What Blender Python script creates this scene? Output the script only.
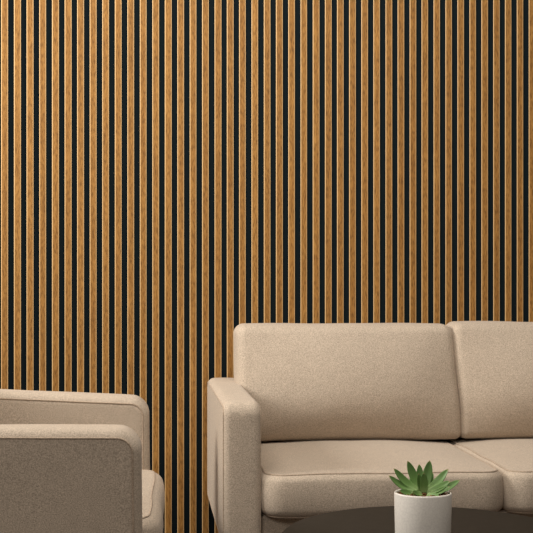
import bpy, bmesh, math, random
from mathutils import Vector, Matrix, noise
R = math.radians
rnd = random.Random(7)
scn = bpy.context.scene
col = scn.collection
for o in list(bpy.data.objects): bpy.data.objects.remove(o)

# ------------------------------------------------------------ camera, world, light, exposure
F = 1300.0; TH = math.atan(0.0935); DIST = 4.16; EYE = 0.92
cd = bpy.data.cameras.new('camera'); cam = bpy.data.objects.new('camera', cd); col.objects.link(cam)
cd.sensor_fit = 'HORIZONTAL'; cd.sensor_width = 36.0; cd.lens = 36.0 * F / 533.0
cd.shift_y = 13.5 / 533.0; cd.clip_start = 0.05
cam.location = (0, -DIST, EYE); cam.rotation_euler = (R(90), 0, -TH)
scn.camera = cam
scn.view_settings.view_transform = 'Standard'; scn.view_settings.look = 'None'
scn.view_settings.gamma = 1.0; scn.view_settings.use_curve_mapping = False
scn.view_settings.exposure = -0.38
w = bpy.data.worlds.new('world'); scn.world = w; w.use_nodes = True
w.node_tree.nodes['Background'].inputs[0].default_value = (1.0, 0.87, 0.74, 1)
w.node_tree.nodes['Background'].inputs[1].default_value = 0.205

def area(name, loc, target, sx, sy, power, colr, spread=180):
    l = bpy.data.lights.new(name, 'AREA'); l.shape = 'RECTANGLE'; l.size = sx; l.size_y = sy
    l.spread = R(spread); l.energy = power; l.color = colr
    o = bpy.data.objects.new(name, l); col.objects.link(o); o.location = loc
    o.rotation_euler = (Vector(target) - Vector(loc)).to_track_quat('-Z', 'Y').to_euler()
    return o
area('ceiling_light', (0.15, -1.6, 2.75), (0.2, -0.8, 0.6), 2.0, 0.6, 60, (1.0, 0.93, 0.84))
area('left_softbox', (-2.4, -0.95, 2.15), (-0.1, -0.1, 1.5), 1.0, 1.1, 62, (1.0, 0.95, 0.88), 120)  # added softbox washing the wall from the left, no window modelled
area('front_fill_light', (-1.0, -4.5, 2.35), (0.0, -1.0, 0.5), 2.2, 0.9, 38, (1.0, 0.94, 0.87))  # added fill from behind the camera, lifts the armchair's near panel

# ------------------------------------------------------------ helpers
def link(name, bm, mat, parent=None, smooth=True):
    me = bpy.data.meshes.new(name); bm.normal_update(); bm.to_mesh(me); bm.free()
    if smooth:
        for p in me.polygons: p.use_smooth = True
    mats = mat if isinstance(mat, (list, tuple)) else [mat]
    for m in mats: me.materials.append(m)
    o = bpy.data.objects.new(name, me); col.objects.link(o)
    if parent: o.parent = parent
    return o

def thing(name, label, cat, loc=(0, 0, 0), rz=0, group=None):
    o = bpy.data.objects.new(name, None); col.objects.link(o); o.empty_display_size = 0.1
    o.location = loc; o.rotation_euler = (0, 0, rz); o['label'] = label; o['category'] = cat
    if group: o['group'] = group
    return o

def rr(hw, hh, radii, inset, n=9):
    """rounded rectangle, radii = (top right, top left, bottom left, bottom right)"""
    pts = []
    for k, (sx, sy) in enumerate(((1, 1), (-1, 1), (-1, -1), (1, -1))):
        r0 = radii[k]; r = max(r0 - inset, 0.0015)
        cx = sx * (hw - inset - r); cy = sy * (hh - inset - r)
        for i in range(n + 1):
            a = (k + i / n) * math.pi / 2
            pts.append((cx + r * math.cos(a), cy + r * math.sin(a)))
    # subdivide the straight runs so the surface can bulge
    out = []; N = len(pts)
    for i in range(N):
        a = pts[i]; b = pts[(i + 1) % N]; out.append(a)
        if (i + 1) % (n + 1) == 0:
            for j in range(1, 14):
                t = j / 14; out.append((a[0] + (b[0] - a[0]) * t, a[1] + (b[1] - a[1]) * t))
    return out

AX = {'x': lambda u, v, d: Vector((d, u, v)), 'y': lambda u, v, d: Vector((u, d, v)), 'z': lambda u, v, d: Vector((u, v, d))}

def pillow(name, parent, mat, c, size, axis, radii, r, crown=0.006, side=0.0, welts=(1,), welt_r=0.0022,
           warp=None, lump=0.0016, seed=0, pw=2.6):
    """upholstered box: outline in the plane across `axis`, edge radius r, crowned panels, piping round the panels"""
    hw, hh, ht = size[0] / 2, size[1] / 2, size[2] / 2
    if isinstance(radii, float): radii = (radii,) * 4
    A = AX[axis]; c = Vector(c)
    def fin(u, v, d):
        p = A(u, v, d)
        p += Vector((0, 0, 0))
        n = noise.noise_vector((p + Vector((seed * 3.1, seed, 0))) * 7.0) * lump
        p = p + n
        if warp: p = warp(p)
        return p + c
    bm = bmesh.new(); rings = []
    crowns = [(0.0, 1.0)]
    def ring(inset, d, s=1.0):
        o = rr(hw, hh, radii, inset)
        ring_ = []
        for u, v in o:
            uu, vv = u * s, v * s
            if side and abs(d) < ht - r * 0.2:   # boxing swells outwards
                k = side * (1 - (d / ht) ** 2)
                l = math.hypot(u, v)
                uu += k * (1 if u > 0 else -1) * min(1, abs(u) / hw) ** 6; vv += k * (1 if v > 0 else -1) * min(1, abs(v) / hh) ** 6
            ring_.append((uu, vv, d))
        return ring_
    S = [0.0, 0.12, 0.26, 0.4, 0.54, 0.66, 0.77, 0.86, 0.93, 0.98]
    prof = []
    def puff(k, sg, uu, vv, d):
        if k == 'm' or not crown: return (uu, vv, d)
        U, V = min(1, abs(uu) / hw), min(1, abs(vv) / hh)
        f = 1.0 if k == 's' else max(0.0, (abs(d) - (ht - r)) / r)
        return (uu, vv, d + sg * f * crown * (1 - U ** pw) * (1 - V ** pw))
    for s in S[1:]: prof.append(('s', -1, s))
    M = 7
    for i in range(M + 1): a = i / M * math.pi / 2; prof.append(('e', -1, a))
    for i in range(1, 6): prof.append(('m', 0, -1 + 2 * i / 6))
    for i in range(M, -1, -1): a = i / M * math.pi / 2; prof.append(('e', 1, a))
    for s in reversed(S[1:]): prof.append(('s', 1, s))
    for k, sg, q in prof:
        if k == 's': rg = ring(r, sg * ht, q)
        elif k == 'e': rg = ring(r * (1 - math.sin(q)), sg * (ht - r + r * math.cos(q)))
        else: rg = ring(0, q * (ht - r))
        rings.append([bm.verts.new(fin(*puff(k, sg, *p))) for p in rg])
    N = len(rings[0])
    for a, b in zip(rings, rings[1:]):
        for i in range(N):
            bm.faces.new((a[i], a[(i + 1) % N], b[(i + 1) % N], b[i]))
    for rg, sg in ((rings[0], -1), (rings[-1], 1)):
        cv = bm.verts.new(fin(0, 0, sg * (ht + crown)))
        for i in range(N):
            f = (rg[i], rg[(i + 1) % N], cv); bm.faces.new(f if sg > 0 else f[::-1])
    bmesh.ops.recalc_face_normals(bm, faces=bm.faces)
    o = link(name, bm, mat, parent)
    for sg in welts:
        q = 0.35
        rg = ring(r * (1 - math.sin(q)), sg * (ht - r + r * math.cos(q)))
        pts = [fin(*puff('e', sg, *p)) for p in rg]
        tube('piping', pts, welt_r, M_PIPE, o, closed=True)
    return o

def tube(name, pts, rad, mat, parent, closed=False, seg=6):
    bm = bmesh.new(); N = len(pts); rings = []
    prev = None
    for i, p in enumerate(pts):
        if closed: t = pts[(i + 1) % N] - pts[i - 1]
        else: t = pts[min(i + 1, N - 1)] - pts[max(i - 1, 0)]
        t.normalize()
        if prev is None:
            up = Vector((0, 0, 1)) if abs(t.z) < .9 else Vector((1, 0, 0)); n = t.cross(up).normalized()
        else:
            n = (prev - t * prev.dot(t)).normalized()
        prev = n; b = t.cross(n)
        rr_ = rad[i] if isinstance(rad, list) else rad
        rings.append([bm.verts.new(p + (n * math.cos(a) + b * math.sin(a)) * rr_) for a in [2 * math.pi * k / seg for k in range(seg)]])
    for i in range(N if closed else N - 1):
        a = rings[i]; b = rings[(i + 1) % N]
        for k in range(seg): bm.faces.new((a[k], a[(k + 1) % seg], b[(k + 1) % seg], b[k]))
    if not closed:
        bm.faces.new(rings[0][::-1]); bm.faces.new(rings[-1])
    bmesh.ops.recalc_face_normals(bm, faces=bm.faces)
    return link(name, bm, mat, parent)

def lathe(name, prof, mat, parent=None, seg=72, sy=1.0, close=True):
    bm = bmesh.new(); rings = []
    for r, z in prof:
        if r < 1e-6: rings.append([bm.verts.new((0, 0, z))])
        else: rings.append([bm.verts.new((r * math.cos(a), sy * r * math.sin(a), z)) for a in [2 * math.pi * k / seg for k in range(seg)]])
    for a, b in zip(rings, rings[1:]):
        for k in range(seg):
            k2 = (k + 1) % seg
            if len(a) == 1: bm.faces.new((a[0], b[k2], b[k]))
            elif len(b) == 1: bm.faces.new((a[k], a[k2], b[0]))
            else: bm.faces.new((a[k], a[k2], b[k2], b[k]))
    bmesh.ops.recalc_face_normals(bm, faces=bm.faces)
    return link(name, bm, mat, parent)

def box(bm, x0, x1, y0, y1, z0, z1):
    v = [bm.verts.new(p) for p in ((x0, y0, z0), (x1, y0, z0), (x1, y1, z0), (x0, y1, z0), (x0, y0, z1), (x1, y0, z1), (x1, y1, z1), (x0, y1, z1))]
    for f in ((0, 3, 2, 1), (4, 5, 6, 7), (0, 1, 5, 4), (1, 2, 6, 5), (2, 3, 7, 6), (3, 0, 4, 7)): bm.faces.new([v[i] for i in f])

# ------------------------------------------------------------ materials
def mat(name, base, rough=0.8, spec=0.3):
    m = bpy.data.materials.new(name); m.use_nodes = True
    b = m.node_tree.nodes['Principled BSDF']
    b.inputs['Base Color'].default_value = (*base, 1); b.inputs['Roughness'].default_value = rough
    b.inputs['Specular IOR Level'].default_value = spec
    return m, m.node_tree, b
def N(nt, t, **k):
    n = nt.nodes.new(t)
    for a, v in k.items():
        if a in n.inputs: n.inputs[a].default_value = v
        else: setattr(n, a, v)
    return n
def ramp(nt, fac, stops):
    r = nt.nodes.new('ShaderNodeValToRGB'); e = r.color_ramp.elements
    while len(e) < len(stops): e.new(0.5)
    for k, (p, c) in enumerate(stops): e[k].position = p; e[k].color = (*c, 1)
    nt.links.new(fac, r.inputs[0]); return r.outputs[0]
def mapped(nt, scale):
    tc = nt.nodes.new('ShaderNodeTexCoord'); mp = nt.nodes.new('ShaderNodeMapping')
    mp.inputs['Scale'].default_value = scale; nt.links.new(tc.outputs['Object'], mp.inputs[0]); return mp.outputs[0]
def bump(nt, bsdf, h, s, d=0.001):
    b = nt.nodes.new('ShaderNodeBump'); b.inputs['Strength'].default_value = s; b.inputs['Distance'].default_value = d
    nt.links.new(h, b.inputs['Height']); nt.links.new(b.outputs[0], bsdf.inputs['Normal'])

def fabric(name, c, k=1.0):
    m, nt, b = mat(name, c, 0.95, 0.12)
    v = mapped(nt, (1, 1, 1))
    n1 = N(nt, 'ShaderNodeTexNoise', Scale=420.0, Detail=3.0, Roughness=0.7)
    n2 = N(nt, 'ShaderNodeTexNoise', Scale=38.0, Detail=3.0)
    nt.links.new(v, n1.inputs['Vector']); nt.links.new(v, n2.inputs['Vector'])
    a = ramp(nt, n1.outputs['Fac'], [(0.28, [x * 0.55 for x in c]), (0.72, [x * 1.45 for x in c])])
    g = ramp(nt, n2.outputs['Fac'], [(0.3, (.97, .97, .97)), (0.7, (1.03, 1.03, 1.03))])
    mx = nt.nodes.new('ShaderNodeMix'); mx.data_type = 'RGBA'; mx.blend_type = 'MULTIPLY'; mx.inputs[0].default_value = 1
    nt.links.new(a, mx.inputs[6]); nt.links.new(g, mx.inputs[7]); nt.links.new(mx.outputs[2], b.inputs['Base Color'])
    bump(nt, b, n1.outputs['Fac'], 0.5, 0.0015)
    b.inputs['Sheen Weight'].default_value = 0.12; b.inputs['Sheen Roughness'].default_value = 0.5
    return m
M_FAB = fabric('beige_fabric', (0.485, 0.402, 0.318))
M_PIPE = fabric('beige_piping', (0.42, 0.33, 0.25))

def wood(name, c1, c2, c3):
    m, nt, b = mat(name, c2, 0.62, 0.25)
    v = mapped(nt, (90, 90, 9)); v2 = mapped(nt, (24.6, 1, 0.25)); v3 = mapped(nt, (400, 400, 60))
    n1 = N(nt, 'ShaderNodeTexNoise', Scale=1.0, Detail=5.0, Roughness=0.6); nt.links.new(v, n1.inputs['Vector'])
    n2 = N(nt, 'ShaderNodeTexNoise', Scale=1.0, Detail=1.0); nt.links.new(v2, n2.inputs['Vector'])
    n3 = N(nt, 'ShaderNodeTexNoise', Scale=1.0, Detail=3.0); nt.links.new(v3, n3.inputs['Vector'])
    a = ramp(nt, n1.outputs['Fac'], [(0.3, c1), (0.5, c2), (0.7, c3)])
    g = ramp(nt, n2.outputs['Fac'], [(0.3, (.88, .86, .84)), (0.7, (1.08, 1.08, 1.08))])
    g3 = ramp(nt, n3.outputs['Fac'], [(0.38, (.62, .58, .52)), (0.55, (1.08, 1.08, 1.08))])
    for gg in (g, g3):
        mx = nt.nodes.new('ShaderNodeMix'); mx.data_type = 'RGBA'; mx.blend_type = 'MULTIPLY'; mx.inputs[0].default_value = 1
        nt.links.new(a, mx.inputs[6]); nt.links.new(gg, mx.inputs[7]); a = mx.outputs[2]
    nt.links.new(a, b.inputs['Base Color'])
    bump(nt, b, n3.outputs['Fac'], 0.35, 0.001)
    return m
M_OAK = wood('oak_veneer', (0.26, 0.122, 0.029), (0.33, 0.162, 0.040), (0.41, 0.21, 0.056))
M_EDGE_HI = mat('oak_edge_highlight', (0.66, 0.43, 0.20), 0.45, 0.4)[0]  # edge highlight painted as a paler colour on the slat chamfers
M_FELT = mat('dark_felt', (0.010, 0.017, 0.021), 0.95, 0.1)[0]
M_CORE = mat('black_core', (0.006, 0.008, 0.010), 0.8, 0.2)[0]
M_LEG = wood('dark_leg_wood', (0.05, 0.03, 0.018), (0.07, 0.042, 0.025), (0.09, 0.055, 0.03))

m, nt, b = mat('table_top', (0.018, 0.015, 0.012), 0.62, 0.08); M_TABLE = m
n1 = N(nt, 'ShaderNodeTexNoise', Scale=60.0, Detail=3.0); nt.links.new(mapped(nt, (1, 1, 1)), n1.inputs['Vector'])
nt.links.new(ramp(nt, n1.outputs['Fac'], [(0.3, (0.022, 0.0185, 0.0145)), (0.7, (0.029, 0.0245, 0.0195))]), b.inputs['Base Color'])
M_IRON = mat('black_metal', (0.02, 0.018, 0.016), 0.4, 0.5)[0]

m, nt, b = mat('ceramic', (0.62, 0.57, 0.50), 0.6, 0.35); M_POT = m
n1 = N(nt, 'ShaderNodeTexNoise', Scale=300.0, Detail=3.0); nt.links.new(mapped(nt, (1, 1, 1)), n1.inputs['Vector'])
nt.links.new(ramp(nt, n1.outputs['Fac'], [(0.3, (0.76, 0.72, 0.66)), (0.7, (0.88, 0.84, 0.77))]), b.inputs['Base Color'])
bump(nt, b, n1.outputs['Fac'], 0.15, 0.0005)
m, nt, b = mat('bark_soil', (0.12, 0.06, 0.03), 0.95, 0.1); M_SOIL = m
n1 = N(nt, 'ShaderNodeTexNoise', Scale=220.0, Detail=4.0); nt.links.new(mapped(nt, (1, 1, 1)), n1.inputs['Vector'])
nt.links.new(ramp(nt, n1.outputs['Fac'], [(0.35, (0.03, 0.014, 0.007)), (0.5, (0.16, 0.075, 0.03)), (0.68, (0.34, 0.19, 0.09))]), b.inputs['Base Color'])
bump(nt, b, n1.outputs['Fac'], 0.8, 0.003)
m, nt, b = mat('succulent_leaf', (0.10, 0.22, 0.06), 0.42, 0.4); M_LEAF = m
at = nt.nodes.new('ShaderNodeAttribute'); at.attribute_name = 'along'
nt.links.new(ramp(nt, at.outputs['Fac'], [(0.0, (0.30, 0.43, 0.17)), (0.35, (0.14, 0.26, 0.07)), (0.9, (0.12, 0.23, 0.065)), (1.0, (0.30, 0.26, 0.10))]), b.inputs['Base Color'])
b.inputs['Subsurface Weight'].default_value = 0.08; b.inputs['Subsurface Radius'].default_value = (0.004, 0.006, 0.002); b.inputs['Subsurface Scale'].default_value = 0.5
M_LEAFEDGE = mat('leaf_edge', (0.30, 0.42, 0.17), 0.5, 0.3)[0]
M_FLOOR = wood('floor_wood', (0.06, 0.04, 0.025), (0.08, 0.052, 0.033), (0.10, 0.065, 0.042))

# ------------------------------------------------------------ setting
bm = bmesh.new(); box(bm, -2.6, 3.4, -5.2, 0.1, -0.06, 0.0)
fl = link('floor', bm, M_FLOOR, smooth=False); fl['kind'] = 'structure'
bm = bmesh.new(); box(bm, -2.6, 3.4, 0.0, 0.1, 0.0, 2.9)
wb = link('wall_back', bm, M_FELT, smooth=False); wb['kind'] = 'structure'
# vertical slats (part of the wall): oak faces 40 mm apart, standing 12 mm off the felt
SW, SP, SD, CH = 0.0213, 0.0395, 0.012, 0.0024
bm = bmesh.new()
X0 = -0.4503
for n in range(-54, 94):
    x0 = X0 + n * SP + rnd.uniform(-.0003, .0003); x1 = x0 + SW + rnd.uniform(-.0004, .0005)
    z0, z1 = 0.0, 2.9
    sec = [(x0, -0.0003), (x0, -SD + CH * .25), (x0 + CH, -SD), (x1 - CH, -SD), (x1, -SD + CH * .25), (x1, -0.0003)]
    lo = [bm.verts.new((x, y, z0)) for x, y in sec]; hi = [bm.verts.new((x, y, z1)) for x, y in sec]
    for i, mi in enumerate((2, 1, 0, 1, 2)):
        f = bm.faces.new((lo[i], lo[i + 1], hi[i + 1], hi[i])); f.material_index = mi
    bm.faces.new(hi).material_index = 2
    bm.faces.new(lo[::-1]).material_index = 2
bmesh.ops.recalc_face_normals(bm, faces=bm.faces)
sl = link('wood_slats', bm, [M_OAK, M_EDGE_HI, M_CORE], wb, smooth=False)

# ------------------------------------------------------------ sofa
SOFA = thing('sofa', 'beige fabric sofa with track arms and loose box cushions, standing before the slatted wall', 'sofa', (0.93, -0.5, 0))
ox, oy = -0.93, 0.5        # world -> sofa local
ARM_Z0, ARM_Z1 = 0.236, 0.612
def arm(xc):
    return pillow('armrest', SOFA, M_FAB, (xc + ox, -0.48 + oy, (ARM_Z0 + ARM_Z1) / 2), (0.84, ARM_Z1 - ARM_Z0, 0.095), 'x',
           (0.03, 0.035, 0.03, 0.03), 0.018, crown=0.002, side=0.002, welts=(-1, 1), lump=0.0002)
arm(0.2435); arm(1.600)
SX0, SXM, SX1 = 0.292, 0.918, 1.552
pillow('base', SOFA, M_FAB, ((SX0 + SX1) / 2 + ox, -0.465 + oy, 0.28), (SX1 - SX0, 0.085, 0.81), 'y', 0.01, 0.01, crown=0.0, welts=(), lump=0.001)
pillow('back_frame', SOFA, M_FAB, ((SX0 + SX1) / 2 + ox, -0.115 + oy, 0.54), (SX1 - SX0 - .004, 0.42, 0.11), 'y', 0.03, 0.02, crown=0.0, welts=(), lump=0.001)
for k, (a, b_) in enumerate(((SX0 + .001, SXM), (SXM + .001, SX1 - .001))):
    pillow('seat_cushion', SOFA, M_FAB, ((a + b_) / 2 + ox, -0.552 + oy, 0.3765), (b_ - a, 0.74, 0.106), 'z', (0.03, 0.03, 0.06, 0.06), 0.018,
           crown=0.018, side=0.005, welts=(-1, 1), welt_r=0.0028, lump=0.003, seed=k + 1)
    def warp(p):
        # p centred; lean back, belly out low down
        t = max(0, min(1, (p.z + 0.18) / 0.36))
        y = p.y + 0.065 * (t - 0.5)
        if p.y < 0: y += 0.045 * (max(0, 0.42 - t) / 0.42) ** 1.7
        q = (p.x / 0.325 + 1) / 2 if k == 0 else (1 - p.x / 0.325) / 2     # 1 at the seam between the two cushions
        return Vector((p.x + 0.024 * (1 - t) * max(0, min(1, q)) ** 2, y, p.z))
    aa, bb = (0.272, 0.922) if k == 0 else (0.924, 1.566)
    top = 0.7835 if k == 0 else 0.7885
    z0 = 0.442
    pillow('back_cushion', SOFA, M_FAB, ((aa + bb) / 2 + ox, -0.268 + oy, (z0 + top) / 2), (bb - aa, top - z0, 0.155), 'y', (0.03, 0.03, 0.02, 0.02), 0.022,
           crown=0.046, side=0.004, pw=2.0, welts=(), warp=warp, lump=0.004, seed=k + 5)
for x in (0.26, 1.58):
    for y in (-0.84, -0.12):
        bm = bmesh.new()
        bmesh.ops.create_cone(bm, cap_ends=True, segments=24, radius1=0.014, radius2=0.022, depth=0.237)
        bmesh.ops.translate(bm, verts=bm.verts, vec=(x + ox, y + oy, 0.1185))
        link('leg', bm, M_LEG, SOFA)

# ------------------------------------------------------------ armchair (faces right, seen from its side)
CH_ = thing('armchair', 'beige fabric armchair seen side-on at the lower left, facing right, with piped slab arms', 'armchair', (-0.003, -1.08, 0), R(-1.2))
# local: front of arms at x=0, near arm at negative y
AZ0, AZ1 = 0.16, 0.629
for (yc, th, sl_) in ((-0.455, 0.115, 0.012), (0.425, 0.115, 0.05)):
    def warp(p, s=sl_):
        return Vector((p.x, p.y, p.z - s * (p.x + 0.0) * (1 if p.z > 0 else 0) - 0.05 * s))
    pillow('armrest', CH_, M_FAB, (-0.42, yc, (AZ0 + AZ1) / 2), (0.85, AZ1 - AZ0, th), 'y', (0.046, 0.07, 0.04, 0.02), 0.023,
           crown=0.003, side=0.002, welts=(-1, 1), welt_r=0.0024, warp=warp, lump=0.002, seed=11)
pillow('seat_cushion', CH_, M_FAB, (-0.280, -0.015, 0.367), (0.63, 0.76, 0.105), 'z', (0.06, 0.02, 0.02, 0.11), 0.022, crown=0.008, side=0.012,
       welts=(-1, 1), lump=0.003, seed=13)
pillow('base', CH_, M_FAB, (-0.40, -0.015, 0.24), (0.84, 0.155, 0.76), 'y', 0.02, 0.012, crown=0.0, welts=(), lump=0.001)
pillow('backrest', CH_, M_FAB, (-0.56, -0.015, 0.50), (0.755, 0.46, 0.22), 'x', 0.05, 0.04, crown=0.015, welts=(1,), lump=0.003, seed=14)
for x in (-0.06, -0.78):
    for y in (-0.45, 0.42):
        bm = bmesh.new()
        bmesh.ops.create_cone(bm, cap_ends=True, segments=24, radius1=0.014, radius2=0.022, depth=0.166)
        bmesh.ops.translate(bm, verts=bm.verts, vec=(x, y, 0.083))
        link('leg', bm, M_LEG, CH_)

# ------------------------------------------------------------ coffee table
TX, TY, TZ = 0.563, -1.70, 0.42
TB = thing('coffee_table', 'low dark brown round coffee table in front of the sofa, holding the potted plant', 'coffee table', (TX, TY, 0))
RT = 0.307
lathe('table_top', [(0, TZ - 0.022), (RT - 0.006, TZ - 0.022), (RT - 0.001, TZ - 0.018), (RT, TZ - 0.011), (RT - 0.001, TZ - 0.004), (RT - 0.005, TZ), (0, TZ)], M_TABLE, TB, 128, sy=1.25)
lathe('pedestal', [(0, 0.012), (0.03, 0.012), (0.028, 0.05), (0.024, 0.2), (0.026, 0.36), (0.05, TZ - 0.022), (0, TZ - 0.022)], M_IRON, TB, 48)
lathe('foot_plate', [(0, 0), (0.2, 0), (0.2, 0.008), (0.19, 0.012), (0, 0.014)], M_IRON, TB, 72)

# ------------------------------------------------------------ pot and succulent
PX, PY = 0.519, -1.76
PR, PH = 0.0538, 0.1025
PL = thing('potted_succulent', 'green pointed-leaf succulent in a pale round ceramic pot on the dark coffee table', 'potted plant', (PX, PY, TZ), -TH)
lathe('pot', [(0, 0.0), (PR - 0.006, 0.0), (PR - 0.003, 0.002), (PR - 0.002, 0.006), (PR, PH - 0.003), (PR - 0.0008, PH - 0.0008), (PR - 0.0022, PH), (PR - 0.0036, PH - 0.001),
              (PR - 0.0042, PH - 0.004), (PR - 0.0045, PH - 0.02), (0, PH - 0.02)], M_POT, PL, 96)
bm = bmesh.new()
bmesh.ops.create_grid(bm, x_segments=40, y_segments=40, size=0.049)
for v in list(bm.verts):
    # square -> disc
    x, y = v.co.x / 0.049, v.co.y / 0.049
    X = x * math.sqrt(1 - y * y / 2); Y = y * math.sqrt(1 - x * x / 2)
    v.co = Vector((X * 0.0492, Y * 0.0492, PH - 0.006 + 0.003 * noise.noise(Vector((X * 9, Y * 9, 0))) + 0.002 * noise.noise(Vector((X * 25, Y * 25, 3))) + 0.002 * (1 - X * X - Y * Y)))
soil = link('soil', bm, M_SOIL, PL)
bm = bmesh.new()
for i in range(70):
    a = rnd.uniform(0, 6.283); q = math.sqrt(rnd.uniform(0.2, 1)) * 0.045
    mt = Matrix.Translation((q * math.cos(a), q * math.sin(a), PH - 0.003)) @ Matrix.Rotation(rnd.uniform(0, 6), 4, 'Z') @ Matrix.Rotation(rnd.uniform(-.6, .6), 4, 'X') @ Matrix.Diagonal((rnd.uniform(.003, .006), rnd.uniform(.0015, .003), rnd.uniform(.0008, .0018), 1))
    bmesh.ops.create_icosphere(bm, subdivisions=1, radius=1, matrix=mt)
bk = link('bark_chips', bm, M_SOIL, PL); bk['kind'] = 'stuff'

def leaf(base, tip, wid, bend=0.3, fold=0.25, face=None):
    base, tip = Vector(base), Vector(tip); ax = tip - base; L = ax.length; t0 = ax.normalized()
    up = Vector((0, 0, 1)); ctr = Vector((0, 0.004, 0.03))
    # the upper face of a leaf looks at the rosette's axis
    inn = face if face else Vector((-tip.x * 4, -0.6, 0.55))
    inn = Vector(inn); inn = (inn - t0 * inn.dot(t0)).normalized()
    sd = t0.cross(inn).normalized()
    bm = bmesh.new(); lay = bm.verts.layers.float.new('along'); S = 18; K = 14; rings = []
    for i in range(S + 1):
        t = i / S
        c = base + ax * t - inn * (bend * L * (math.sin(math.pi * t) * 0.35))
        ww = wid * 0.5 * (0.62 + 0.75 * t) * (1 - t ** 2.6) ** 0.85 * 1.18 if t < 1 else 0.0
        ww = max(ww, 0.00012); th = ww * (0.42 - 0.12 * t) + 0.0002
        rg = []
        for k in range(K):
            a = 2 * math.pi * k / K; cu, sn = math.cos(a), math.sin(a)
            off = inn * (sn * th * (0.55 if sn > 0 else 1.1) + 1.6 * fold * ww * (abs(cu) ** 1.4)) + sd * (cu * ww)
            v = bm.verts.new(c + off); v[lay] = t; rg.append(v)
        rings.append(rg)
    for i, (a, b) in enumerate(zip(rings, rings[1:])):
        for k in range(K):
            f = bm.faces.new((a[k], a[(k + 1) % K], b[(k + 1) % K], b[k]))
    bm.faces.new(rings[0][::-1]); bm.faces.new(rings[-1])
    bmesh.ops.recalc_face_normals(bm, faces=bm.faces)
    o = link('leaf', bm, M_LEAF, PL)
    return o
# tips/bases read off as (right, depth, up) in metres about the pot axis; u() converts sketch units
s = 0.000293; Z0 = PH - 0.0022
def u(x, y, d): return ((x - 269) * s, d, Z0 + (268 - y) * s)
Lf = [ # base, tip, width, bend, fold
    (u(262, 262, .012), u(177, 70, .020), .0165, .25, .25),
    (u(285, 262, .014), u(323, 68, .022), .0165, .25, .25),
    (u(268, 262, .020), u(258, 97, .032), .0130, .20, .2),
    (u(238, 262, .004), u(83, 113, .006), .0150, .30, .3),
    (u(228, 264, -.004), u(48, 153, -.004), .0130, .35, .3),
    (u(262, 262, -.002), u(237, 138, -.008), .0125, .15, .3),
    (u(273, 262, -.004), u(270, 132, -.012), .0140, .15, .2),
    (u(300, 262, .006), u(437, 118, .010), .0150, .30, .3),
    (u(292, 266, -.006), u(437, 182, -.016), .0145, .30, .3),
    (u(315, 268, .000), u(508, 182, -.002), .0140, .40, .3),
    (u(315, 268, -.010), u(430, 214, -.022), .0120, .30, .3),
    (u(255, 270, -.014), u(190, 240, -.036), .0120, .30, .3),
    (u(290, 275, -.016), u(356, 268, -.040), .0125, .25, .3),
    (u(225, 272, -.006), u(112, 240, -.018), .0120, .35, .3),
    (u(295, 262, .016), u(345, 150, .030), .0120, .25, .3),
    (u(240, 262, .018), u(205, 180, .040), .0130, .25, .3),
    (u(262, 258, .020), u(235, 200, .046), .0130, .3, .3),
    (u(300, 262, .016), u(390, 210, .036), .0130, .3, .3),
]
for q in Lf: leaf(q[0], q[1], q[2] * 1.12, *q[3:])
